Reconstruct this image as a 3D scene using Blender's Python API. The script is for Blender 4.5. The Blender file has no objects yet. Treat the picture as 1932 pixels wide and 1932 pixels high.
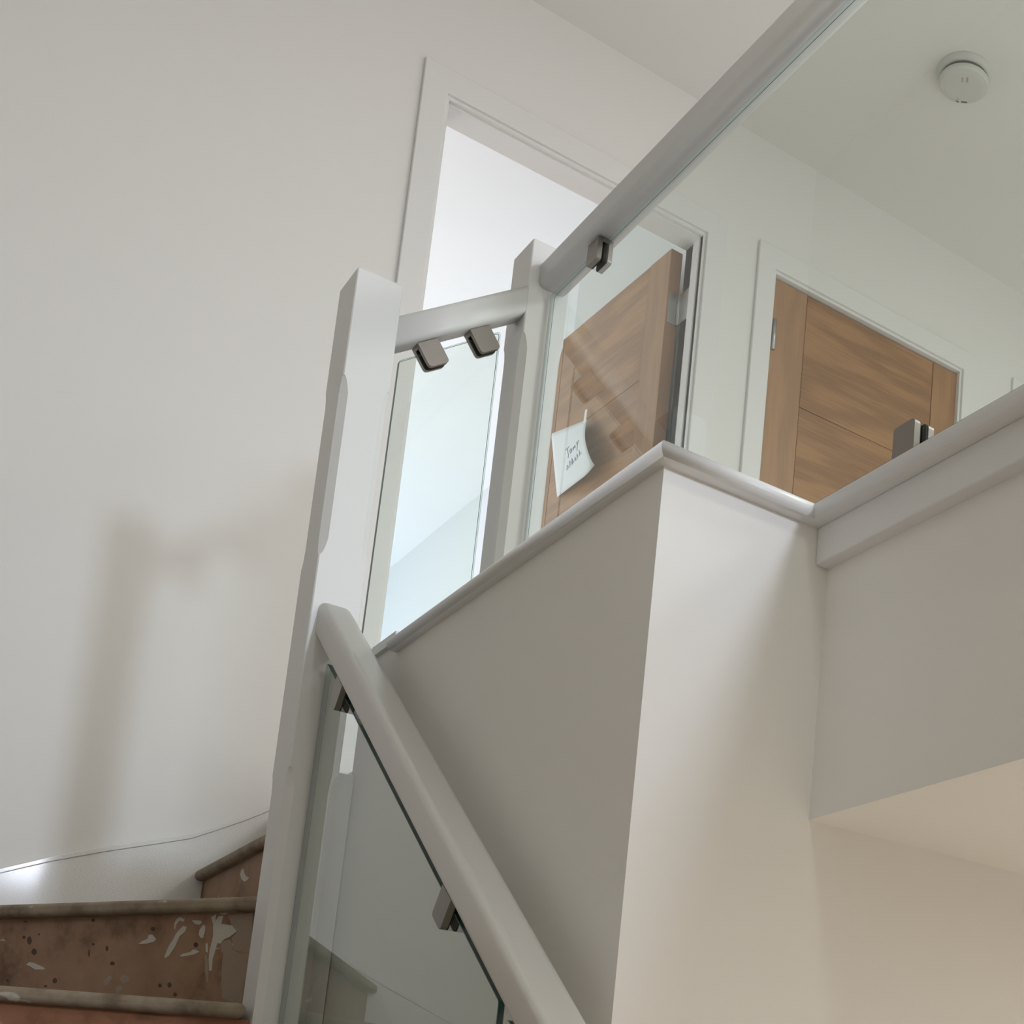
import bpy, bmesh, math, random
from mathutils import Vector, Matrix
random.seed(7)
S = bpy.context.scene
COL = S.collection

# ------------------------------------------------------------------ camera
cam_d = bpy.data.cameras.new('camera'); cam = bpy.data.objects.new('camera', cam_d); COL.objects.link(cam)
cam.matrix_world = Matrix(((0.7576037, -0.1524798, -0.6346547, 0), (-0.6506106, -0.0983999, -0.7530095, 0),
                           (0.0523688, 0.9833958, -0.1737531, 0), (0, 0, 0, 1)))
cam_d.sensor_width = 36; cam_d.lens = 36 * 2739.125 / 1932
cam_d.shift_x = (966 - 1809.036) / 1932; cam_d.shift_y = (1786.377 - 966) / 1932
cam_d.clip_start = 0.02
S.camera = cam
# ------------------------------------------------------------------ world, exposure, large lights
w = bpy.data.worlds.new('world'); S.world = w; w.use_nodes = True
w.node_tree.nodes['Background'].inputs[0].default_value = (.75, .85, 1, 1)
w.node_tree.nodes['Background'].inputs[1].default_value = .3
S.view_settings.view_transform = 'Standard'; S.view_settings.look = 'None'
S.view_settings.exposure = -.03; S.view_settings.gamma = 1; S.view_settings.use_curve_mapping = False
S.cycles.use_denoising = True
S.cycles.max_bounces = 10; S.cycles.diffuse_bounces = 7; S.cycles.glossy_bounces = 4
S.cycles.transparent_max_bounces = 24; S.cycles.sample_clamp_indirect = 4

XL_ = -.352
def area(name, loc, target, sx, sy, power, color, shape='RECTANGLE', spread=180):
    l = bpy.data.lights.new(name, 'AREA'); l.shape = shape; l.size = sx; l.size_y = sy
    l.energy = power; l.color = color; l.spread = math.radians(spread)
    o = bpy.data.objects.new(name, l); COL.objects.link(o); o.location = loc
    d = Vector(target) - Vector(loc); o.rotation_euler = d.to_track_quat('-Z', 'Y').to_euler()
    return o
# daylight through the landing window and the glazed entrance door in the front wall, both behind the camera
area('landing_window_daylight', (1.25, -3.24, 1.85), (.55, 3.586, .75), .30, .44, 5.3, (.78, .85, 1.0), spread=46)
# daylight in the bedroom behind the open doorway, then an added side fill
area('bedroom_window_daylight', (.9, 8.64, 2.0), (.9, 5.5, 2.8), 1.5, 1.2, 49, (.72, .80, .97))
area('bedroom_side_fill', (XL_ + .05, 6.1, 1.9), (2.3, 4.6, 2.5), 1.0, 1.0, 33, (1.0, .93, .82))  # unseen source, added to brighten the face of the open oak leaf
# added fill over the landing and the stairs, lamp in the hall below
area('landing_overhead_fill', (3.2, .5, 3.24), (3.2, .5, 0), .70, .70, 59, (1.0, .995, .97))  # added soft source out of view; the ceiling has no opening here
area('front_landing_fill', (3.0, -3.24, 2.1), (2.6, 3, 2.3), 1.0, .9, 17, (.90, .96, 1.0))  # added fill, lifts the right of the back wall; no window here
area('stairwell_fill', (.35, -.9, 3.19), (.35, -.9, 0), .40, .40, 14.5, (.94, 1.0, .88), 'DISK')  # added fill behind the camera, no lamp is built here
area('hall_lamp_light', (2.6, -.2, .40), (2.6, -.2, -1), .26, .26, 54, (1.0, .99, .96), 'DISK')

# ------------------------------------------------------------------ materials
def mat(name):
    m = bpy.data.materials.new(name); m.use_nodes = True
    return m, m.node_tree, m.node_tree.nodes['Principled BSDF']
def N(nt, t, **k):
    n = nt.nodes.new(t)
    for a, b in k.items(): setattr(n, a, b)
    return n
def paint(name, col, rough, bump=.02, scale=180, var=.02, streak=None, coat=0):
    m, nt, b = mat(name)
    tc = N(nt, 'ShaderNodeTexCoord')
    n1 = N(nt, 'ShaderNodeTexNoise'); n1.inputs['Scale'].default_value = 1.7; n1.inputs['Detail'].default_value = 3
    nt.links.new(tc.outputs['Object'], n1.inputs['Vector'])
    mx = N(nt, 'ShaderNodeMix', data_type='RGBA'); 
    mx.inputs['A'].default_value = (*[c * (1 - var) for c in col], 1); mx.inputs['B'].default_value = (*[min(1, c * (1 + var)) for c in col], 1)
    nt.links.new(n1.outputs['Fac'], mx.inputs['Factor']); nt.links.new(mx.outputs['Result'], b.inputs['Base Color'])
    b.inputs['Roughness'].default_value = rough
    if coat: b.inputs['Coat Weight'].default_value = coat; b.inputs['Coat Roughness'].default_value = .08
    n2 = N(nt, 'ShaderNodeTexNoise'); n2.inputs['Scale'].default_value = scale; n2.inputs['Detail'].default_value = 2
    mp = N(nt, 'ShaderNodeMapping'); nt.links.new(tc.outputs['Object'], mp.inputs['Vector'])
    if streak: mp.inputs['Scale'].default_value = streak
    nt.links.new(mp.outputs['Vector'], n2.inputs['Vector'])
    bp = N(nt, 'ShaderNodeBump'); bp.inputs['Strength'].default_value = bump; bp.inputs['Distance'].default_value = .002
    nt.links.new(n2.outputs['Fac'], bp.inputs['Height']); nt.links.new(bp.outputs['Normal'], b.inputs['Normal'])
    return m
M_wall = paint('wall_paint', (.80, .79, .775), .85, .05, 260, .012)
M_ceil = paint('ceiling_paint', (.80, .785, .765), .9, .04, 260, .01)
M_room = paint('bedroom_dimmed_paint', (.66, .68, .68), .9, .03, 260, .01)  # darkened in colour, standing in for weaker light on these walls
M_wood = paint('white_satin_woodwork', (.735, .737, .742), .38, .06, 60, .01)
M_case = paint('white_door_casing_paint', (.79, .787, .783), .45, .05, 60, .01)
M_rail = paint('lightened_cream_handrail_gloss', (.90, .885, .855), .30, .05, 60, .01)  # woodwork white made lighter and creamier to make up for weak light
M_gloss = paint('white_gloss_stringer', (.80, .80, .79), .42, .5, 30, .02, (6, 1, 22), .12)
M_plastic = paint('white_plastic', (.74, .75, .74), .45, .01, 50, .005)
M_alarm = paint('alarm_plastic', (.62, .62, .59), .5, .01, 50, .005)
M_grey = paint('pale_grey_print', (.36, .36, .34), .6)
M_dark = paint('dark_recess', (.10, .10, .095), .6)
M_rubber = paint('black_rubber', (.012, .012, .013), .5)
M_paper = paint('note_paper', (.80, .84, .88), .8, .02, 90, .01)
M_ink = paint('blue_ink', (.18, .20, .38), .6)
M_tape = paint('white_tape', (.92, .92, .93), .7)
M_thin = paint('thin_white_paint', (.31, .235, .18), .6, .3, 60, .35)
M_splat = paint('dried_white_paint', (.50, .47, .42), .55, .3, 90, .15)
M_spot = paint('dark_stain', (.075, .045, .028), .7, .1, 90, .2)

def metal(name, col, rough):
    m, nt, b = mat(name)
    b.inputs['Base Color'].default_value = (*col, 1); b.inputs['Metallic'].default_value = 1; b.inputs['Roughness'].default_value = rough
    tc = N(nt, 'ShaderNodeTexCoord'); n = N(nt, 'ShaderNodeTexNoise'); n.inputs['Scale'].default_value = 400
    nt.links.new(tc.outputs['Object'], n.inputs['Vector'])
    bp = N(nt, 'ShaderNodeBump'); bp.inputs['Strength'].default_value = .04; bp.inputs['Distance'].default_value = .0005
    nt.links.new(n.outputs['Fac'], bp.inputs['Height']); nt.links.new(bp.outputs['Normal'], b.inputs['Normal'])
    return m
M_nickel = metal('satin_nickel', (.30, .275, .25), .38)
M_steel = metal('bright_steel', (.50, .51, .51), .32)

def glass_face():
    m = bpy.data.materials.new('clear_glass'); m.use_nodes = True; nt = m.node_tree; nt.nodes.clear()
    out = N(nt, 'ShaderNodeOutputMaterial'); tr = N(nt, 'ShaderNodeBsdfTransparent'); gl = N(nt, 'ShaderNodeBsdfGlossy')
    tr.inputs['Color'].default_value = (.935, .965, .945, 1); gl.inputs['Roughness'].default_value = .0
    fr = N(nt, 'ShaderNodeFresnel'); fr.inputs['IOR'].default_value = 1.5      # both surfaces of the thin sheet mirror as one
    ge = N(nt, 'ShaderNodeNewGeometry'); inv = N(nt, 'ShaderNodeMath', operation='SUBTRACT'); inv.inputs[0].default_value = 1.7
    sc2 = N(nt, 'ShaderNodeMath', operation='MULTIPLY'); sc2.inputs[1].default_value = 1.7
    nt.links.new(ge.outputs['Backfacing'], sc2.inputs[0]); nt.links.new(sc2.outputs[0], inv.inputs[1])
    ml = N(nt, 'ShaderNodeMath', operation='MULTIPLY', use_clamp=True); nt.links.new(fr.outputs[0], ml.inputs[0]); nt.links.new(inv.outputs[0], ml.inputs[1])
    mx = N(nt, 'ShaderNodeMixShader')
    nt.links.new(ml.outputs[0], mx.inputs[0]); nt.links.new(tr.outputs[0], mx.inputs[1]); nt.links.new(gl.outputs[0], mx.inputs[2])
    nt.links.new(mx.outputs[0], out.inputs[0]); return m
M_glass = glass_face()
def glass_edge():
    m, nt, b = mat('glass_edge'); b.inputs['Base Color'].default_value = (.012, .055, .05, 1); b.inputs['Roughness'].default_value = .12
    return m
M_gedge = glass_edge()
def gedge_mix():
    nt = M_gedge.node_tree; b = nt.nodes['Principled BSDF']; out = nt.nodes['Material Output']
    tr = N(nt, 'ShaderNodeBsdfTransparent'); tr.inputs['Color'].default_value = (.80, .88, .86, 1); ge = N(nt, 'ShaderNodeNewGeometry'); mx = N(nt, 'ShaderNodeMixShader')
    nt.links.new(ge.outputs['Backfacing'], mx.inputs[0]); nt.links.new(b.outputs[0], mx.inputs[1]); nt.links.new(tr.outputs[0], mx.inputs[2]); nt.links.new(mx.outputs[0], out.inputs[0])
gedge_mix()
M_arris = paint('glass_arris', (.10, .15, .15), .3)

def oak(name, grain='x', c1=(.39, .20, .080), c2=(.26, .125, .048), seed=0.):
    """grain runs along local x or z; rings seen across it"""
    m, nt, b = mat(name)
    tc = N(nt, 'ShaderNodeTexCoord'); mp = N(nt, 'ShaderNodeMapping'); nt.links.new(tc.outputs['Object'], mp.inputs['Vector'])
    mp.inputs['Location'].default_value = (seed, seed * .37, seed * 1.3)
    along, across = 1.1, 7.5
    mp.inputs['Scale'].default_value = (along, 1.1, across) if grain == 'x' else (across, 1.1, along)
    ns = N(nt, 'ShaderNodeTexNoise'); ns.inputs['Scale'].default_value = 1.6; ns.inputs['Detail'].default_value = 3; ns.inputs['Roughness'].default_value = .45
    nt.links.new(mp.outputs[0], ns.inputs['Vector'])
    mul = N(nt, 'ShaderNodeMath', operation='MULTIPLY'); mul.inputs[1].default_value = 9; nt.links.new(ns.outputs['Fac'], mul.inputs[0])
    sn = N(nt, 'ShaderNodeMath', operation='SINE'); m2 = N(nt, 'ShaderNodeMath', operation='MULTIPLY'); m2.inputs[1].default_value = 2.2
    nt.links.new(mul.outputs[0], m2.inputs[0]); nt.links.new(m2.outputs[0], sn.inputs[0])
    fp = N(nt, 'ShaderNodeMapping'); nt.links.new(tc.outputs['Object'], fp.inputs['Vector'])
    fp.inputs['Scale'].default_value = (6, 6, 190) if grain == 'x' else (190, 6, 6)
    fn = N(nt, 'ShaderNodeTexNoise'); fn.inputs['Scale'].default_value = 1.0; fn.inputs['Detail'].default_value = 4; nt.links.new(fp.outputs[0], fn.inputs['Vector'])
    a1 = N(nt, 'ShaderNodeMath', operation='MULTIPLY_ADD'); a1.inputs[1].default_value = .20; nt.links.new(sn.outputs[0], a1.inputs[0]); nt.links.new(fn.outputs['Fac'], a1.inputs[2])
    rp = N(nt, 'ShaderNodeValToRGB'); rp.color_ramp.elements[0].position = .28; rp.color_ramp.elements[1].position = .72
    rp.color_ramp.elements[0].color = (*c2, 1); rp.color_ramp.elements[1].color = (*c1, 1)
    nt.links.new(a1.outputs[0], rp.inputs['Fac']); nt.links.new(rp.outputs['Color'], b.inputs['Base Color'])
    b.inputs['Roughness'].default_value = .45
    bp = N(nt, 'ShaderNodeBump'); bp.inputs['Strength'].default_value = .08; bp.inputs['Distance'].default_value = .001
    nt.links.new(fn.outputs['Fac'], bp.inputs['Height']); nt.links.new(bp.outputs['Normal'], b.inputs['Normal'])
    return m
M_oak_panel = oak('oak_across', 'x'); M_oak_stile = oak('oak_upright', 'z', (.39, .205, .088), (.31, .16, .068), 3.1)

def grimy(name, base, dark, light, white_amt, scale):
    """bare stair timber with dirt and dragged white paint"""
    m, nt, b = mat(name); tc = N(nt, 'ShaderNodeTexCoord')
    n1 = N(nt, 'ShaderNodeTexNoise'); n1.inputs['Scale'].default_value = scale; n1.inputs['Detail'].default_value = 6; n1.inputs['Roughness'].default_value = .65
    nt.links.new(tc.outputs['Object'], n1.inputs['Vector'])
    r1 = N(nt, 'ShaderNodeValToRGB'); e = r1.color_ramp.elements
    e[0].position = .34; e[0].color = (*dark, 1); e[1].position = .62; e[1].color = (*light, 1)
    k = e.new(.47); k.color = (*base, 1)
    nt.links.new(n1.outputs['Fac'], r1.inputs['Fac'])
    mp = N(nt, 'ShaderNodeMapping'); mp.inputs['Scale'].default_value = (5, 5, 17); mp.inputs['Location'].default_value = (2.3, 1.1, .4)
    nt.links.new(tc.outputs['Object'], mp.inputs['Vector'])
    n2 = N(nt, 'ShaderNodeTexNoise'); n2.inputs['Scale'].default_value = 3.2; n2.inputs['Detail'].default_value = 5; nt.links.new(mp.outputs[0], n2.inputs['Vector'])
    r2 = N(nt, 'ShaderNodeValToRGB'); r2.color_ramp.elements[0].position = 1 - white_amt; r2.color_ramp.elements[1].position = min(1, 1.04 - white_amt)
    r2.color_ramp.elements[0].color = (0, 0, 0, 1); r2.color_ramp.elements[1].color = (1, 1, 1, 1)
    nt.links.new(n2.outputs['Fac'], r2.inputs['Fac'])
    mx = N(nt, 'ShaderNodeMix', data_type='RGBA'); nt.links.new(r2.outputs['Color'], mx.inputs['Factor'])
    nt.links.new(r1.outputs['Color'], mx.inputs['A']); mx.inputs['B'].default_value = (.52, .48, .42, 1)
    nt.links.new(mx.outputs['Result'], b.inputs['Base Color']); b.inputs['Roughness'].default_value = .75
    bp = N(nt, 'ShaderNodeBump'); bp.inputs['Strength'].default_value = .25; bp.inputs['Distance'].default_value = .002
    nt.links.new(n1.outputs['Fac'], bp.inputs['Height']); nt.links.new(bp.outputs['Normal'], b.inputs['Normal'])
    return m
M_riser = grimy('bare_riser_timber', (.30, .18, .115), (.17, .10, .06), (.34, .215, .145), .30, 9)
M_riser_low = grimy('orange_riser_timber', (.32, .145, .08), (.19, .09, .05), (.35, .17, .10), .30, 9)
M_tread = grimy('grey_brown_tread_timber', (.25, .195, .14), (.15, .11, .075), (.33, .27, .20), .36, 14)

# ------------------------------------------------------------------ mesh helpers
def link(name, me, m, parent=None, smooth=False):
    o = bpy.data.objects.new(name, me); COL.objects.link(o)
    if m is not None: me.materials.append(m)
    if parent: o.parent = parent
    if smooth:
        for p in me.polygons: p.use_smooth = True
    return o
def tag(o, label=None, cat=None, group=None, kind=None):
    if label: o['label'] = label
    if cat: o['category'] = cat
    if group: o['group'] = group
    if kind: o['kind'] = kind
    return o
def thing(name, loc, label, cat, group=None, mtx=None):
    o = bpy.data.objects.new(name, None); COL.objects.link(o); o.empty_display_size = .05
    if mtx is not None: o.matrix_world = mtx
    else: o.location = loc
    return tag(o, label, cat, group)
def bevel(o, w, seg=2, angle=35):
    b = o.modifiers.new('bevel', 'BEVEL'); b.width = w; b.segments = seg; b.limit_method = 'ANGLE'; b.angle_limit = math.radians(angle)
    b.harden_normals = True
    for p in o.data.polygons: p.use_smooth = True
    return o
def boxes_mesh(name, bs, off=(0, 0, 0)):
    V, F = [], []
    for x0, x1, y0, y1, z0, z1 in bs:
        n = len(V)
        V += [(x - off[0], y - off[1], z - off[2]) for z in (z0, z1) for x, y in ((x0, y0), (x1, y0), (x1, y1), (x0, y1))]
        F += [[n + i for i in f] for f in ((3, 2, 1, 0), (4, 5, 6, 7), (0, 1, 5, 4), (1, 2, 6, 5), (2, 3, 7, 6), (3, 0, 4, 7))]
    me = bpy.data.meshes.new(name); me.from_pydata(V, [], F); me.update(); return me
def box(name, b, m, parent=None, bev=0, seg=2):
    off = parent.matrix_world.translation if parent and parent.type == 'EMPTY' else (0, 0, 0)
    o = link(name, boxes_mesh(name, [b], off), m, parent)
    if bev: bevel(o, bev, seg)
    return o
def struct(name, bs, m, bev=0):
    o = link(name, boxes_mesh(name, bs), m)
    if bev: bevel(o, bev)
    return tag(o, kind='structure')
def prism(name, loop, vec, m, parent=None, bev=0, off=(0, 0, 0), seg=2, smooth=False):
    """loop of 3-D points swept along vec"""
    n = len(loop); vec = Vector(vec); L = [Vector(p) - Vector(off) for p in loop]
    V = L + [p + vec for p in L]
    F = [list(range(n))[::-1], list(range(n, 2 * n))] + [[i, (i + 1) % n, (i + 1) % n + n, i + n] for i in range(n)]
    me = bpy.data.meshes.new(name); me.from_pydata([tuple(v) for v in V], [], F)
    bm = bmesh.new(); bm.from_mesh(me); bmesh.ops.recalc_face_normals(bm, faces=bm.faces); bm.to_mesh(me); bm.free(); me.update()
    o = link(name, me, m, parent)
    if bev: bevel(o, bev, seg)
    elif smooth:
        for p in me.polygons: p.use_smooth = len(p.vertices) == 4
    return o
def rounded(w, h, rb, rt, n=6):
    """section: width w, height h, bottom radius rb, top radius rt, centred on u, v from 0 to h"""
    pts = []
    for cx, cy, r, a0 in ((w / 2 - rb, rb, rb, -90), (w / 2 - rt, h - rt, rt, 0), (-w / 2 + rt, h - rt, rt, 90), (-w / 2 + rb, rb, rb, 180)):
        for i in range(n + 1):
            a = math.radians(a0 + 90 * i / n); pts.append((cx + r * math.cos(a), cy + r * math.sin(a)))
    return pts
def newel(name, x0, x1, y0, y1, z0, z1, zones, c, label, group=None):
    """square post with stop chamfers between the given heights"""
    cx, cy = (x0 + x1) / 2, (y0 + y1) / 2; hx, hy = (x1 - x0) / 2, (y1 - y0) / 2
    def ch(z):
        v = .0018
        for a, b in zones:
            t = .030
            d = min(z - a, b - z)
            if d > 0: v = max(v, .0018 + c * min(1, (d / t)) ** .5)
        return v
    zs = [z0, z1 - .004]
    for a, b in zones:
        for e, s in ((a, 1), (b, -1)):
            for k in (0, .0005, .002, .005, .009, .014, .021, .030): 
                if z0 < e + s * k < z1: zs.append(e + s * k)
    zs = sorted(set(round(z, 5) for z in zs)) + [z1]
    V, F = [], []
    for i, z in enumerate(zs):
        q = ch(z); s = .003 if z == z1 else 0
        for sx, sy, d in ((1, -1, 0), (1, 1, 1), (-1, 1, 0), (-1, -1, 1)):
            X, Y = sx * (hx - s), sy * (hy - s)
            a, b = (X - sx * q, Y), (X, Y - sy * q)
            V += [(*p, z - z0) for p in ((a, b) if d == 0 else (b, a))]
    for i in range(len(zs) - 1):
        for k in range(8): F.append([i * 8 + k, i * 8 + (k + 1) % 8, (i + 1) * 8 + (k + 1) % 8, (i + 1) * 8 + k])
    F.append([(len(zs) - 1) * 8 + k for k in range(8)]); F.append([k for k in range(8)][::-1])
    me = bpy.data.meshes.new(name); me.from_pydata(V, [], F); me.update()
    o = link(name, me, M_wood); o.location = (cx, cy, z0)
    return tag(o, label, 'newel post', group)
def slab_glass(name, loop, vec, off, label, group=None):
    """glass sheet: outline loop swept by its thickness; edge faces get the green edge"""
    o = prism(name, loop, vec, M_glass, off=off); o.location = off
    o.data.materials.append(M_gedge); o.data.materials.append(M_arris)
    bv = o.modifiers.new('polished_arris', 'BEVEL'); bv.width = .0007; bv.segments = 1; bv.limit_method = 'ANGLE'; bv.angle_limit = math.radians(60); bv.material = 2
    for p in o.data.polygons:
        if len(p.vertices) == 4 and p.area < .2 and abs(p.normal.dot(Vector(vec).normalized())) < .5: p.material_index = 1
    return tag(o, label, 'glass panel', group)
def round_poly(P, rs, n=5):
    """round the corners of a planar polygon"""
    out = []; k = len(P)
    for i in range(k):
        a, b, c = Vector(P[i - 1]), Vector(P[i]), Vector(P[(i + 1) % k]); r = rs[i]
        if r <= 0: out.append(tuple(b)); continue
        u, v = (a - b).normalized(), (c - b).normalized()
        p0, p1 = b + u * r, b + v * r
        for j in range(n + 1):
            t = j / n; out.append(tuple((1 - t) ** 2 * p0 + 2 * t * (1 - t) * b + t * t * p1))
    return out

# ------------------------------------------------------------------ setting
CZ, H, YB = 3.258, .841, 3.586          # ceiling, landing floor, back wall face
XL, XR, YF, G = XL_, 4.6, -3.30, -1.757
# back wall with three openings
struct('wall_back', [(XL - .1, 1.086, YB, YB + .1, G, CZ), (1.867, 2.124, YB, YB + .1, G, CZ), (2.893, 3.19, YB, YB + .1, G, CZ), (3.97, XR + .1, YB, YB + .1, G, CZ),
                     (1.086, 1.867, YB, YB + .1, G, H), (1.086, 1.867, YB, YB + .1, 2.829, CZ), (2.124, 2.893, YB, YB + .1, G, H), (2.124, 2.893, YB, YB + .1, 2.835, CZ),
                     (3.19, 3.97, YB, YB + .1, G, H), (3.19, 3.97, YB, YB + .1, 2.835, CZ)], M_wall)
struct('wall_left', [(XL - .1, XL, YF, YB, G, CZ)], paint('wall_left_dimmed_paint', (.58, .56, .53), .9))  # white wall greyed in colour to look dim and bounce less light
struct('wall_right', [(XR, XR + .1, YF, YB, G, CZ)], M_wall)
struct('wall_front', [(XL - .1, .98, YF - .1, YF, G, CZ), (.98, 1.50, YF - .1, YF, G, 1.55), (.98, 1.50, YF - .1, YF, 2.15, CZ), (1.50, XR + .1, YF - .1, YF, G, CZ)], M_wall)
struct('ceiling', [(XL - .1, XR + .1, YF - .1, YB + .1, CZ, CZ + .1)], M_ceil)
struct('floor', [(XL - .1, XR + .1, YF - .1, YB + .1, G - .1, G)], paint('hall_floor_sheet', (.72, .62, .50), .6))
# landing slab: the beam side faces the stairs, the boxed part fills the corner
XW, Y1, XB = .722, 1.430, .957
struct('wall_stairwell', [(XW, XW + .10, Y1, 2.44, G, H - .020), (XW + .10, XR, Y1, Y1 + .10, G, .60)], M_wall)
o = struct('landing_floor', [(XB, XR, YF, Y1, .448, H - .001), (XW + .10, XR, Y1, 2.50, .60, H - .001), (.93, XR, 2.50, YB, .60, H - .001), (XW + .001, XW + .10, Y1 + .001, 2.50, H - .020, H - .001)], M_wall)
o.name = 'floor_landing'
# edge trims
def nosing(name, p0, p1, inward, m0=0, m1=0, z1=H, t=.021, wd=.040):
    """rounded floor nosing, tip line p0 to p1; m0/m1 lengthen (+) or shorten (-) the ends by the distance from the tip (mitres)"""
    a, b, iv = Vector((*p0, 0)), Vector((*p1, 0)), Vector((*inward, 0)); d = (b - a).normalized()
    sec = []
    for k in range(9):
        an = math.radians(90 + 180 * k / 8); sec.append((t / 2 + math.cos(an) * t / 2, t / 2 + math.sin(an) * t / 2))
    sec = [(wd, t)] + sec + [(wd, 0)]; n = len(sec)
    V = [a + iv * u - d * m0 * u + Vector((0, 0, z1 - t + v)) for u, v in sec] + [b + iv * u + d * m1 * u + Vector((0, 0, z1 - t + v)) for u, v in sec]
    F = [list(range(n))[::-1], list(range(n, 2 * n))] + [[i, (i + 1) % n, (i + 1) % n + n, i + n] for i in range(n)]
    me = bpy.data.meshes.new(name); me.from_pydata([tuple(v) for v in V], [], F)
    bm = bmesh.new(); bm.from_mesh(me); bmesh.ops.recalc_face_normals(bm, faces=bm.faces); bm.to_mesh(me); bm.free()
    o = link(name, me, M_wood)
    for p in me.polygons: p.use_smooth = len(p.vertices) == 4 and abs(p.normal.z) < .98
    return o
NT = [nosing('trim_1', (.704, 2.29), (.704, 1.405), (1, 0), 0, -1), nosing('trim_2', (.704, 1.405), (.914, 1.405), (0, 1), -1, 1), nosing('trim_3', (.914, 1.405), (.914, YF), (1, 0), 1, 0, wd=.060)]
for o in NT: tag(o, kind='structure')
struct('trim_4', [(.938, XB + .004, YF, Y1, .771, H - .020)], M_wood, .003)
struct('trim_5', [(.716, .80, 2.290, 2.40, .838, .856)], M_wood, .001)

# architraves, linings
def doorway(idx, xl, xr, zt, casl, casr, depth=.1, stop=None):
    d = bpy.data.objects.new('door_%d' % idx, None); COL.objects.link(d); d.location = (xl, YB, H); tag(d, kind='structure')
    bpy.context.view_layer.update()
    t = .009
    box('lining', (xl - .02, xl, YB - .002, YB + depth, H, zt), M_case, d, .001)
    box('lining', (xr, xr + .02, YB - .002, YB + depth, H, zt), M_case, d, .001)
    box('lining', (xl - .02, xr + .02, YB - .002, YB + depth, zt, zt + .02), M_case, d, .001)
    ztop = zt + .009 + .072; o0 = tuple(d.matrix_world.translation); a0, a1, b0, b1, zi = xl - t - casl, xl - t, xr + t, xr + t + casr, zt + .009
    prism('casing', [(a0, YB - .012, H), (a0, YB - .012, ztop), (b1, YB - .012, ztop), (b1, YB - .012, H), (b0, YB - .012, H), (b0, YB - .012, zi), (a1, YB - .012, zi), (a1, YB - .012, H)],
          (0, .012, 0), M_case, d, .003, o0, 3)
    if stop:
        a, b = stop
        box('door_stop', (xl, xl + .005, YB + a, YB + b, H, zt), M_case, d, .001)
        box('door_stop', (xr - .005, xr, YB + a, YB + b, H, zt), M_case, d, .001)
        box('door_stop', (xl + .005, xr - .005, YB + a, YB + b, zt - .005, zt), M_case, d, .001)
    return d
D1 = doorway(1, 1.086, 1.867, 2.830, .066, .066, .1, (.012, .050))
D2 = doorway(2, 2.129, 2.887, 2.830, .062, .062, .1, (.056, .09))
D3 = doorway(3, 3.200, 3.965, 2.830, .064, .064)

def leaf(parent, loc, rot, s2=.106):
    """oak door leaf: local x from the hinge edge, local y thickness, z up"""
    e = bpy.data.objects.new('door_leaf', None); COL.objects.link(e); e.parent = parent
    e.location = Vector(loc) - parent.matrix_world.translation; e.rotation_euler = (0, 0, rot); e.scale = (1, 1, 1)
    W, T, HT = .755, .040, 1.981
    def part(nm, b, m, bev=.0012):
        o = link(nm, boxes_mesh(nm, [b]), m, e); bevel(o, bev, 1); return o
    s1, g = .128, .0013
    part('stile', (0, s1 - g, 0, T, 0, HT), M_oak_stile); part('stile', (W - s2 + g, W, 0, T, 0, HT), M_oak_stile)
    z = HT
    for k, h in enumerate((.388, .40, .40, .40, .393)):
        part('panel', (s1, W - s2, .0012, T - .0012, z - h + g, z), M_oak_panel, .0016); z -= h
    part('panel_core', (s1 - .01, W - s2 + .01, .006, T - .006, .002, HT - .002), M_oak_stile, 0)
    return e
bpy.context.view_layer.update()
# open leaf of the first doorway, swung back into the bedroom
L1 = leaf(D1, (1.8665, 3.704, H + .004), math.radians(91.8), .066)
# closed leaf of the second doorway
L2 = leaf(D2, (2.133, YB + .014, H + .004), 0)
def hinge(parent, base, name='hinge'):
    me = bpy.data.meshes.new(name); bm = bmesh.new()
    bmesh.ops.create_cone(bm, cap_ends=True, segments=14, radius1=.0065, radius2=.0065, depth=.102)
    bm.to_mesh(me); bm.free()
    return me
def hinges(door, kx, ky, z, plates):
    h = link('hinge', hinge(None, None), M_steel, door, True); h.location = Vector((kx, ky, z)) - door.matrix_world.translation
    for b in plates:
        p = link('hinge_plate', boxes_mesh('hinge_plate', [b], (kx, ky, z)), M_steel, h); bevel(p, .0005, 1)
        for dz in (-.032, 0, .032):
            pass
    return h
hinges(D1, 1.8655, 3.698, 2.632, [(1.832, 1.860, 3.7015, 3.7035, 2.581, 2.683), (1.865, 1.8668, 3.640, 3.694, 2.581, 2.683)])
hinges(D2, 2.1405, YB + .003, 2.630, [(2.1295, 2.1325, YB + .010, YB + .014, 2.579, 2.681)])
h = hinges(D1, 1.8655, 3.698, 1.10, [(1.832, 1.860, 3.7015, 3.7035, 1.049, 1.151), (1.865, 1.8668, 3.640, 3.694, 1.049, 1.151)])

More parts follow.
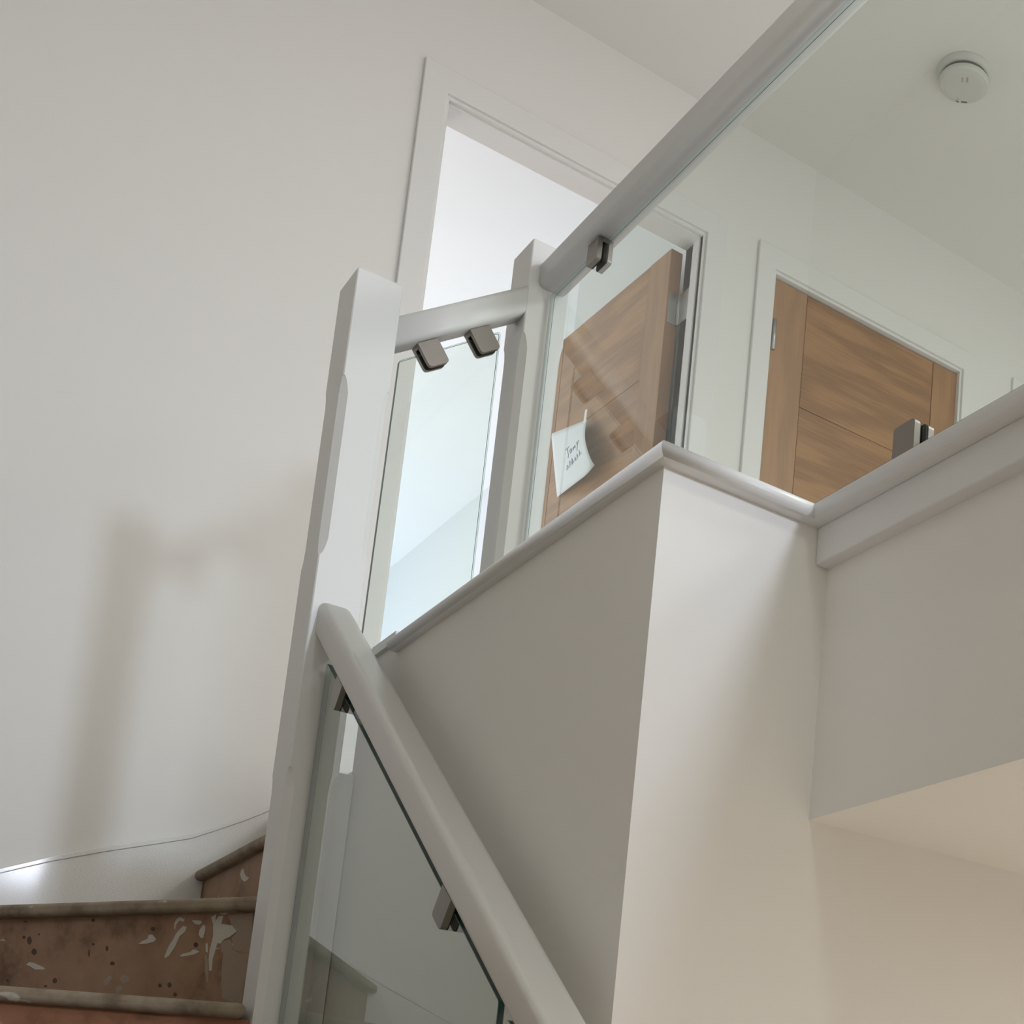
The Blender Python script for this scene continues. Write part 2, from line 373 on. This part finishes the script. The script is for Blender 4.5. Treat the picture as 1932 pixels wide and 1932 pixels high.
# rooms behind the openings
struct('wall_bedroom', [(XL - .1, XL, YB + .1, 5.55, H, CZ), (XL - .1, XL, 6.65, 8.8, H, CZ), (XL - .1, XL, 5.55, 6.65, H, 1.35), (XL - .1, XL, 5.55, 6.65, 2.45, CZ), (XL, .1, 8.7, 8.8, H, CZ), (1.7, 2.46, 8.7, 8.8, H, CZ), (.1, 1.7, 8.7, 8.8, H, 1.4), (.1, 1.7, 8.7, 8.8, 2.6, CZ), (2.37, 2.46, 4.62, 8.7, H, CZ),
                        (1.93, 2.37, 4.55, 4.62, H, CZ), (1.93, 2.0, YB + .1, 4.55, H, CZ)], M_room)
struct('ceiling_bedroom', [(XL - .1, 2.46, YB + .1, 8.8, CZ, CZ + .1)], paint('bedroom_ceiling_paint', (.86, .87, .88), .9))
struct('floor_bedroom', [(XL - .1, 2.46, YB + .1, 8.8, H - .1, H)], paint('bedroom_floor_paint', (.80, .79, .78), .7))
struct('wall_cupboard', [(2.06, 2.10, YB + .1, 4.40, H, CZ), (2.90, 2.95, YB + .1, 4.40, H, CZ), (2.06, 2.95, 4.40, 4.45, H, CZ)], M_wall)
struct('wall_far_room', [(3.10, 3.14, YB + .1, 5.6, H, CZ), (XR, XR + .1, YB + .1, 5.6, H, CZ), (3.10, XR + .1, 5.6, 5.7, H, CZ)], M_wall)
struct('ceiling_far_room', [(3.10, XR + .1, YB + .1, 5.7, CZ, CZ + .1)], M_ceil)
struct('floor_far_room', [(3.10, XR + .1, YB + .1, 5.7, H - .1, H)], M_wall)
# windows and entrance in the front wall, bedroom window
def window(idx, x0, x1, z0, z1, y, bars):
    d = bpy.data.objects.new('window_%d' % idx, None); COL.objects.link(d); d.location = (x0, y, z0); tag(d, kind='structure'); bpy.context.view_layer.update()
    f = .04
    for b in ((x0, x0 + f, y, y + .06, z0, z1), (x1 - f, x1, y, y + .06, z0, z1), (x0 + f, x1 - f, y, y + .06, z0, z0 + f), (x0 + f, x1 - f, y, y + .06, z1 - f, z1)):
        box('window_frame', b, M_wood, d, .003)
    for k in range(bars):
        xm = x0 + (x1 - x0) * (k + 1) / (bars + 1); box('glazing_bar', (xm - .015, xm + .015, y, y + .05, z0 + f, z1 - f), M_wood, d, .002)
window(1, .98, 1.50, 1.55, 2.15, YF - .1, 0)
window(2, .1, 1.7, 1.4, 2.6, 8.7, 1)

# ------------------------------------------------------------------ staircase
XS = XL + .016
ST = thing('staircase', (.62, 2.4, -1.757), 'bare timber winder staircase with paint-splashed risers rising behind the tall newel post', 'staircase')
bpy.context.view_layer.update()
SO = ST.matrix_world.translation
def tread(name, poly, z, front, t=.024, m=None):
    """tread board: polygon, with half-round front edge between the two points in front"""
    o = prism(name, [(x, y, z - t) for x, y in poly], (0, 0, t), m or M_tread, ST, .0105, SO, 4)
    return o
def riser(p, q, z0, z1, m=M_riser, th=.014, name='riser'):
    d = (Vector((*q, 0)) - Vector((*p, 0))).normalized(); n = Vector((-d.y, d.x, 0))
    loop = [Vector((*p, z0)), Vector((*q, z0)), Vector((*q, z0)) + n * th, Vector((*p, z0)) + n * th]
    return prism(name, loop, (0, 0, z1 - z0), m, ST, 0, SO)
Z1, Z2, Z3 = .244, .446, .648
# tip lines: A = newel end, B = wall end
A1, B1 = (.598, 2.386), (XS, 2.386 + 1.098 * .46)
A2, B2 = (.700, 2.478), (.105, YB - .02)
A3, B3 = (.745, 2.505), (.745, YB - .02)
def back(p, q, dist):
    """line p-q moved to the left of p->q by dist"""
    d = (Vector(q) - Vector(p)).normalized(); n = Vector((-d[1], d[0])) * dist
    return (p[0] + n[0], p[1] + n[1]), (q[0] + n[0], q[1] + n[1])
T1 = tread('tread', [A1, (.606, 2.47), (.69, 2.49), back(A2, B2, -.03)[0], (B2[0] + .03, B2[1]), (XS, YB - .02), B1], Z1, None)
T2 = tread('tread', [A2, (.718, 2.478), (.718, 2.505), (.80, 2.505), (.80, YB - .02), B2], Z2, None)
T3 = tread('tread', [A3, (.925, 2.505), (.925, YB - .02), B3], Z3, None)
r1a, r1b = back(B1, A1, .020); R1 = riser((XS, r1a[1]), (r1b[0], r1b[1]), .04, Z1 - .024, M_riser_low)
r2a, r2b = back(B2, A2, .020); R2 = riser(r2a, r2b, Z1, Z2 - .024)
r3a, r3b = back(B3, A3, .020); R3 = riser(r3a, r3b, Z2, Z3 - .024)
riser((.927, YB - .02), (.927, 2.505), Z3, H - .02)

tread('tread', [(XS, 2.09), (.60, 2.09), (.60, 2.40), (XS, 2.93)], .042, None)
riser((XS, 2.11), (.60, 2.11), -.155, .018, M_riser_low)
for k in range(1, 9):
    y, z = 2.09 - .275 * k, .042 - .2 * k
    tread('tread', [(XS, y), (.60, y), (.60, y + .30), (XS, y + .30)], z, None)
    riser((XS, y + .02), (.60, y + .02), z - .176 - .024, z - .024)
# paint smears and stains stuck on the risers: outlines as (distance along the riser, height)
SMEAR2 = [[(.8358,.3703),(.843,.3751),(.8559,.3798),(.857,.3865),(.865,.3869),(.8757,.3783),(.871,.3735),(.8537,.3707)],[(.9042,.3441),(.9018,.3483),(.9092,.3675),(.9167,.3782),(.9212,.3878),(.9346,.4009),(.9437,.3989),(.942,.3911),(.9301,.3828),(.9227,.3637),(.9128,.3494)],[(.9139,.3964),(.9141,.4073),(.9178,.4133),(.9251,.4168),(.9372,.4117),(.9347,.4081),(.9247,.4107),(.9194,.4048),(.9173,.3951)],[(.9534,.4102),(.966,.4101),(.9741,.4091),(.9772,.4055),(.9723,.402),(.9626,.4034)],[(.9741,.3845),(.9741,.3929),(.9804,.4012),(.986,.4005),(.9871,.3903),(.9853,.3796),(.9799,.3791)],[(.9368,.3485),(.9441,.352),(.9609,.3548),(.9649,.3589),(.9727,.3588),(.9814,.3546),(.9696,.3505),(.9528,.3477),(.942,.3467)],[(.9928,.3687),(.9973,.3698),(1.0004,.3531),(.9953,.3556)],[(.9965,.4153),(1.0074,.4198),(1.008,.4079),(1.0135,.4161),(1.0242,.4171),(1.0222,.4028),(1.0459,.4),(1.0595,.3891),(1.045,.3798),(1.032,.3753),(1.0271,.3682),(1.0191,.3695),(1.0163,.3518),(1.0136,.3411),(1.0156,.3222),(1.0095,.3217),(1.0048,.3424),(1.0042,.3579),(1.0075,.3816),(1.0035,.4032)],[(.9819,.43),(.9983,.4309),(1.022,.4291),(1.0327,.4217),(1.0255,.4183),(1.0124,.4221),(.9947,.4249)],[(1.0276,.3659),(1.0322,.3741),(1.049,.375),(1.0569,.3572),(1.0718,.3511),(1.0964,.3497),(1.0954,.3216),(1.0914,.2937),(1.0921,.2647),(1.0672,.2681),(1.0476,.2751),(1.0395,.3103),(1.0366,.3338),(1.0364,.3515),(1.0311,.3551)],[(.9949,.3496),(.9993,.3508),(1.0079,.3223),(1.0117,.3022),(1.007,.3022),(1.0001,.3223)],[(1.0351,.4169),(1.0897,.4204),(1.0977,.3508),(1.0584,.3572),(1.0501,.3774),(1.0603,.389),(1.0459,.4)],[(.5658,.336),(.5725,.3409),(.5833,.3396),(.5965,.3357),(.6153,.3293),(.6124,.3268),(.5915,.327),(.576,.3334)],[(.7665,.3061),(.7777,.3158),(.7854,.3108),(.7794,.2999),(.7703,.2963)],[(.8022,.3095),(.8105,.3168),(.8244,.313),(.8278,.3046),(.8141,.2998)],[(.7973,.2938),(.8078,.2986),(.8159,.2913),(.8075,.2841),(.799,.2853)]]
SPOT2 = [[(.5516,.387),(.5513,.385),(.5496,.3839),(.5472,.3839),(.545,.3851),(.5438,.3871),(.5441,.389),(.5458,.3902),(.5482,.3902),(.5504,.3889)],[(.5868,.3597),(.5863,.3561),(.5835,.354),(.5794,.354),(.5755,.3563),(.5734,.3598),(.5739,.3634),(.5767,.3656),(.5808,.3655),(.5847,.3633)],[(.7199,.4154),(.7196,.4135),(.7178,.4124),(.7152,.4124),(.713,.4137),(.7118,.4156),(.7121,.4175),(.7139,.4186),(.7164,.4186),(.7187,.4173)],[(.6511,.4247),(.6505,.4237),(.6484,.4231),(.6456,.4232),(.6432,.4239),(.6421,.4249),(.6427,.4259),(.6448,.4265),(.6476,.4265),(.65,.4258)],[(.5278,.3072),(.5274,.3059),(.5256,.3051),(.5232,.3051),(.521,.3059),(.52,.3073),(.5204,.3086),(.5222,.3094),(.5246,.3094),(.5267,.3086)],[(.6501,.3066),(.6498,.3037),(.6474,.3019),(.644,.302),(.6408,.3038),(.6391,.3067),(.6395,.3096),(.6419,.3114),(.6453,.3114),(.6484,.3096)],[(.7294,.3715),(.729,.3702),(.7273,.3695),(.725,.3695),(.7229,.3703),(.7219,.3716),(.7224,.373),(.7241,.3737),(.7264,.3737),(.7284,.3729)],[(.5875,.3919),(.5873,.3907),(.5864,.3899),(.5851,.39),(.5839,.3907),(.5832,.3919),(.5834,.3931),(.5842,.3938),(.5855,.3938),(.5868,.3931)],[(.5693,.3807),(.5692,.3763),(.5668,.3736),(.5631,.3736),(.5594,.3764),(.5573,.3809),(.5574,.3854),(.5597,.3881),(.5635,.3881),(.5671,.3852)],[(.547,.4161),(.5467,.4152),(.5456,.4147),(.544,.4147),(.5427,.4153),(.542,.4162),(.5422,.4171),(.5434,.4176),(.5449,.4176),(.5463,.417)],[(.6277,.2968),(.6272,.2956),(.6253,.2949),(.6227,.2949),(.6205,.2957),(.6194,.2968),(.62,.298),(.6219,.2987),(.6244,.2987),(.6267,.298)],[(.721,.3556),(.7216,.3512),(.7212,.3485),(.7199,.3485),(.7183,.3512),(.717,.3556),(.7164,.36),(.7168,.3627),(.7181,.3627),(.7197,.3599)],[(.7642,.3637),(.7642,.3608),(.7629,.359),(.7609,.359),(.7588,.3608),(.7575,.3638),(.7576,.3667),(.7589,.3684),(.7609,.3684),(.763,.3666)],[(.7856,.3365),(.785,.3343),(.7825,.333),(.779,.333),(.7759,.3344),(.7743,.3366),(.7749,.3387),(.7775,.34),(.781,.34),(.7841,.3386)],[(.8699,.3966),(.8693,.3945),(.867,.3932),(.8638,.3932),(.8609,.3946),(.8594,.3968),(.86,.3989),(.8623,.4002),(.8656,.4001),(.8684,.3988)],[(.9757,.3672),(.9752,.3646),(.9728,.3631),(.9695,.3632),(.9665,.3648),(.965,.3673),(.9655,.3698),(.9679,.3714),(.9712,.3713),(.9742,.3697)],[(.9431,.2811),(.9427,.279),(.9409,.2777),(.9384,.2777),(.9361,.279),(.9349,.2811),(.9353,.2832),(.9371,.2845),(.9396,.2845),(.9419,.2832)],[(.9051,.2967),(.9047,.2946),(.9029,.2933),(.9003,.2933),(.8979,.2946),(.8967,.2967),(.8971,.2988),(.8989,.3001),(.9015,.3001),(.9038,.2988)],[(.9016,.3171),(.9004,.3107),(.8948,.3068),(.8869,.3069),(.8796,.3108),(.8759,.3172),(.8771,.3236),(.8827,.3275),(.8907,.3274),(.8979,.3234)],[(.9514,.3227),(.9502,.3178),(.9453,.3148),(.9384,.3148),(.9323,.3179),(.9292,.3228),(.9303,.3278),(.9353,.3308),(.9422,.3307),(.9483,.3276)],[(.982,.3106),(.9814,.303),(.9768,.2982),(.97,.2983),(.9636,.303),(.96,.3107),(.9606,.3184),(.9652,.3231),(.972,.3231),(.9784,.3183)],[(.9278,.2978),(.9274,.295),(.9254,.2933),(.9224,.2933),(.9197,.295),(.9182,.2978),(.9186,.3006),(.9206,.3024),(.9236,.3023),(.9263,.3006)],[(1.0039,.294),(1.0031,.2905),(.9996,.2884),(.9948,.2884),(.9905,.2905),(.9883,.294),(.9892,.2975),(.9926,.2996),(.9975,.2996),(1.0018,.2974)]]
SMEAR3 = [[(.3191,.5982),(.3243,.6063),(.3441,.6061),(.3507,.5964),(.3674,.5871),(.395,.5798),(.3821,.5755),(.3608,.5758),(.3347,.5855)]]
SMEAR1 = [[(1.0999,.2051),(1.1105,.2071),(1.1138,.1965),(1.1059,.1948),(1.1024,.2002)],[(1.1519,.2191),(1.1606,.2173),(1.1664,.2142),(1.1727,.2158),(1.1776,.2136),(1.1736,.2086),(1.1737,.2011),(1.1682,.2006),(1.1644,.2088),(1.1564,.2133)]]

def blobs(rs, p, q, polys, m, name, lift):
    d = (Vector((*q, 0)) - Vector((*p, 0))).normalized(); n = Vector((-d.y, d.x, 0))
    for P in polys:
        f = [Vector((*p, 0)) + d * a + Vector((0, 0, z)) - n * lift for a, z in P]
        prism(name, f, n * lift, m, rs, 0, SO)
blobs(R2, r2a, r2b, SMEAR2[:9] + SMEAR2[12:13], M_splat, 'paint_smear', .0007); blobs(R2, r2a, r2b, SMEAR2[9:12] + SMEAR2[13:], M_thin, 'paint_smear', .0005); blobs(R2, r2a, r2b, [p for p in SPOT2 if max(a for a, z in p) - min(a for a, z in p) < .014], M_spot, 'stain', .0003)
blobs(R3, r3a, r3b, SMEAR3, M_splat, 'paint_smear', .0007); blobs(R1, r1a, r1b, SMEAR1, M_splat, 'paint_smear', .0007)
# closed outer string of the lower flight and the wall string of the winders
sl = .738
prism('outer_string', [(.622, 2.38, .10), (.622, 2.38, -.22), (.622, -.22, -1.757), (.622, -.35, -1.757), (.622, -.35, -1.757 + .15)], (.05, 0, 0), M_gloss, ST, .002, SO)
box('inner_string', (.686, XW - .002, 2.420, 2.455, -.2, .640), M_wood, ST)
top = [(XS, .22), (-.2, .335), (.1, .46), (.25, .525), (.384, .584), (.474, .628), (.569, .668), (.669, .706), (.73, .730), (.78, .760), (.83, .791), (.872, .820), (1.05, .952)]
sp = [(x, YB - .019, z) for x, z in top] + [(1.05, YB - .019, .5), (XS, YB - .019, -.2)]
prism('wall_string', sp, (0, .018, 0), M_gloss, ST, .0015, SO)
cap = [(x, YB - .022, z) for x, z in top] + [(x, YB - .022, z - .012) for x, z in top[::-1]]
prism('string_cap', cap, (0, .021, 0), M_gloss, ST, .002, SO)

# ------------------------------------------------------------------ newels
NEW1 = newel('newel_post', .609, .685, 2.380, 2.473, -.35, 1.497, ((.98, 1.297), (-.1, .622)), 0.0095,
             'tall white newel post with stop-chamfered corners at the turn of the stairs')
NEW2 = newel('newel_post', .907, .985, 2.400, 2.487, H, 1.714, ((1.0, 1.522),), 0.0095,
             'shorter white newel post standing on the landing edge beside the open door')

# ------------------------------------------------------------------ rails
def rail(name, origin, axis, length, slope, wd, ht, rb, rt, label, m=None):
    """rail with plumb-cut ends: axis 'x' or 'y' (unit, signed), slope = rise per metre along axis"""
    ax = Vector(axis); side = Vector((ax.y, -ax.x, 0))
    loop = [Vector(origin) + side * u + Vector((0, 0, v)) for u, v in rounded(wd, ht, rb, rt)]
    o = prism(name, loop, ax * length + Vector((0, 0, slope * length)), m or M_wood, off=origin, smooth=True); o.location = origin
    for p in o.data.polygons:
        if len(p.vertices) == 4: p.use_smooth = True
    return tag(o, label, 'handrail')
rail('handrail', (.6465, 2.380, .841), (0, -1, 0), 2.9, -sl, .053, .061, .012, .013, 'white handrail sloping down the lower flight from the tall newel post', M_rail)
rail('handrail', (.685, 2.425, 1.390), (1, 0, 0), .222, .757, .054, .060, .012, .013, 'short white handrail sloping between the two newel posts')
rail('handrail', (.9525, 2.400, 1.622), (0, -1, 0), 1.55, 0, .055, .051, .012, .012, 'long white level handrail running from the shorter newel post over the landing glass')

# ------------------------------------------------------------------ glass
def gz(y): return .807 + .735 * (y - 2.38)
P = [(.642, 2.374, gz(2.374)), (.642, 1.545, gz(1.545)), (.642, 1.545, gz(1.545) - .69), (.642, 2.374, gz(2.374) - .69)]
slab_glass('glass_screen', round_poly(P, (.010, .004, .004, .004)), (.008, 0, 0), P[0], 'glass panel under the lower stair handrail, next to the tall newel post')
P = [(.642, 1.520, gz(1.520)), (.642, .60, gz(.60)), (.642, .60, gz(.60) - .69), (.642, 1.520, gz(1.520) - .69)]
slab_glass('glass_screen', round_poly(P, (.012, .004, .004, .004)), (.008, 0, 0), P[0], 'next glass panel down the stair, only its corner showing under the sloping handrail')
P = [(.706, 2.421, 1.383), (.875, 2.421, 1.517), (.877, 2.421, .86), (.704, 2.421, .80)]
slab_glass('glass_screen', round_poly(P, (.004, .009, .004, .004)), (0, .008, 0), P[0], 'narrow glass panel between the two newel posts')
P = [(.948, 2.393, 1.612), (.948, 1.05, 1.612), (.948, 1.05, .866), (.948, 2.393, .866)]
slab_glass('glass_screen', round_poly(P, (.006, .004, .004, .004)), (.008, 0, 0), P[0], 'large glass panel guarding the landing, in front of the oak doors')

# ------------------------------------------------------------------ glass clips
GC = 'satin nickel glass clamps'
def clip(x_axis, up, centre, label, group=GC):
    X, Z = Vector(x_axis).normalized(), Vector(up).normalized(); Y = Z.cross(X)
    m = Matrix((( X.x, Y.x, Z.x, centre[0]), (X.y, Y.y, Z.y, centre[1]), (X.z, Y.z, Z.z, centre[2]), (0, 0, 0, 1)))
    t = thing('glass_clamp', None, label, 'clamp', group, m); bpy.context.view_layer.update()
    hw = .0205
    for s in (-1, 1):
        loop = round_poly([(-hw, 0, .0212), (hw, 0, .0212), (hw, 0, -.022), (-hw, 0, -.022)], (0.0005, .0005, .007, .007), 4)
        y0 = .0060 if s > 0 else -.0145
        o = prism('clamp_plate', [(a, y0, c) for a, _, c in loop], (0, .0085, 0), M_nickel, t, .0011, seg=2)
        o = prism('gasket', [(a * .93, (.0042 if s > 0 else -.0060), c * .93 - .002) for a, _, c in loop], (0, .0018, 0), M_rubber, t)
    link('clamp_base', boxes_mesh('clamp_base', [(-hw, hw, -.0060, .0060, .0135, .0212)]), M_nickel, t)
    sc = bpy.data.meshes.new('screw'); bm = bmesh.new(); bmesh.ops.create_cone(bm, cap_ends=True, segments=12, radius1=.003, radius2=.003, depth=.002); bm.to_mesh(sc); bm.free()
    s_ = link('screw', sc, M_dark, t, False); s_.location = (0, 0, .0128)
    return t
sv = Vector((0, 1, .735)).normalized(); su = Vector((0, -.735, 1)).normalized()
hv = Vector((1, 0, .757)).normalized(); hu = Vector((-.757, 0, 1)).normalized()
clip(-sv, su, (.646, 2.268, .722), 'upper metal glass clamp under the sloping stair handrail, nearest the tall newel')
clip(-sv, su, (.646, 1.722, .319), 'lower metal glass clamp under the sloping stair handrail, halfway down the rail')
clip(hv, hu, (.7585, 2.425, 1.4182), 'left of the two metal clamps under the short rail between the newel posts')
clip(hv, hu, (.8450, 2.425, 1.4840), 'right of the two metal clamps under the short rail between the newel posts')
clip((0, -1, 0), (0, 0, 1), (.952, 2.203, 1.599), 'metal glass clamp under the long level landing handrail')
clip((0, 1, 0), (0, 0, -1), (.952, 1.262, .874), 'metal glass clamp standing on the landing edge in front of the closed oak door')

# ------------------------------------------------------------------ smoke alarm
SM = thing('smoke_alarm', (2.322, 2.940, CZ), 'round white smoke alarm on the landing ceiling', 'smoke alarm')
bpy.context.view_layer.update()
def lathe(name, prof, m, parent, seg=48):
    V, F = [], []
    for r, z in prof:
        for k in range(seg): a = 2 * math.pi * k / seg; V.append((r * math.cos(a), r * math.sin(a), z))
    for i in range(len(prof) - 1):
        for k in range(seg): F.append([i * seg + k, i * seg + (k + 1) % seg, (i + 1) * seg + (k + 1) % seg, (i + 1) * seg + k])
    F.append([(len(prof) - 1) * seg + k for k in range(seg)]); F.append([k for k in range(seg)][::-1])
    me = bpy.data.meshes.new(name); me.from_pydata(V, [], F)
    bm = bmesh.new(); bm.from_mesh(me); bmesh.ops.recalc_face_normals(bm, faces=bm.faces); bm.to_mesh(me); bm.free()
    return link(name, me, m, parent, False)
lathe('base', [(.083, 0), (.083, -.006), (.080, -.011), (.074, -.016), (.070, -.018)], M_alarm, SM)
lathe('vent_ring', [(.0675, -.016), (.0675, -.031)], M_dark, SM)
lathe('cover', [(.073, -.030), (.0745, -.033), (.0735, -.040), (.068, -.045), (.055, -.048), (.02, -.0495), (.004, -.050)], M_alarm, SM)
for an, r, w_, l_, tw, mm in ((222, .030, .0022, .016, -40, M_grey), (248, .032, .0028, .018, -40, M_grey), (48, .058, .009, .005, -35, M_dark), (68, .060, .004, .004, 0, M_dark), (70, .050, .003, .006, 0, M_grey)):
    a = math.radians(an); o = link('slot', boxes_mesh('slot', [(-w_, w_, -l_ / 2, l_ / 2, -.0005, .0015)]), mm, SM)
    o.location = (r * math.cos(a), r * math.sin(a), -.0494 if r < .04 else -.0478); o.rotation_euler = (0, 0, math.radians(tw))

# ------------------------------------------------------------------ taped note on the open door
NT_ = thing('paper_note', (1.815, 4.20, 2.30), 'white handwritten paper note taped to the open oak door, lower edge curling out', 'note')
bpy.context.view_layer.update()
NO = NT_.matrix_world.translation
TL, TR, BR, BL = Vector((1.805, 4.418, 2.484)), Vector((1.793, 4.113, 2.4085)), Vector((1.768, 3.962, 2.172)), Vector((1.800, 4.300, 2.210))
def sheet(u, v):
    p = TL * (1 - u) * (1 - v) + TR * u * (1 - v) + BL * (1 - u) * v + BR * u * v
    p = p + Vector((-1, 0, 0)) * (.018 * math.sin(math.pi * v) * u)
    k = max(0, u + v - 1.72) / .28           # lower right corner rounds over
    p = p + Vector((.012, .030, .028)) * k * k
    return p
V, F = [], []; n = 12
for j in range(n + 1):
    for i in range(n + 1): V.append(tuple(sheet(i / n, j / n) - NO))
for j in range(n):
    for i in range(n): a = j * (n + 1) + i; F.append([a, a + 1, a + n + 2, a + n + 1])
me = bpy.data.meshes.new('sheet'); me.from_pydata(V, [], F); sh = link('sheet', me, M_paper, NT_, True)
sm = sh.modifiers.new('thickness', 'SOLIDIFY'); sm.thickness = .0004
tp = link('tape_strip', bpy.data.meshes.new('tape_strip'), None, NT_)
tv = [(1.806, 4.165, 2.468), (1.806, 4.150, 2.466), (1.788, 4.110, 2.395), (1.788, 4.128, 2.398)]
tp.data.from_pydata([tuple(Vector(p) - NO) for p in tv], [], [(0, 1, 2, 3)]); tp.data.materials.append(M_tape)
sm = tp.modifiers.new('thickness', 'SOLIDIFY'); sm.thickness = .0004
# pen strokes in sheet (u, v): 'Tony' and a second scribbled word
strokes = [[(.40, .40), (.52, .385)], [(.46, .395), (.475, .52), (.455, .56)],
           [(.565, .44), (.53, .47), (.545, .515), (.585, .50), (.59, .455), (.565, .44)],
           [(.635, .50), (.645, .44), (.66, .475), (.69, .435), (.70, .48)],
           [(.745, .40), (.765, .46)], [(.81, .385), (.765, .46), (.735, .55)],
           [(.37, .73), (.40, .66), (.44, .72), (.385, .705)], [(.47, .71), (.475, .62)], [(.51, .70), (.515, .645)], [(.55, .71), (.555, .61), (.585, .68), (.55, .70)],
           [(.625, .69), (.65, .63), (.665, .69)], [(.70, .68), (.715, .60), (.735, .66)], [(.78, .66), (.80, .575)], [(.80, .62), (.84, .65)]]
cu = bpy.data.curves.new('handwriting', 'CURVE'); cu.dimensions = '3D'; cu.bevel_depth = .0011; cu.bevel_resolution = 1
for st in strokes:
    sp_ = cu.splines.new('POLY'); sp_.points.add(len(st) - 1)
    for k, (u, v) in enumerate(st):
        q = sheet(u, v) - NO + Vector((-.0012, 0, 0)); sp_.points[k].co = (*q, 1)
tmp = bpy.data.objects.new('pen', cu); COL.objects.link(tmp)
hm = bpy.data.meshes.new_from_object(tmp.evaluated_get(bpy.context.evaluated_depsgraph_get())); bpy.data.objects.remove(tmp); hm.name = 'handwriting'
hm.materials.clear(); link('handwriting', hm, M_ink, NT_)
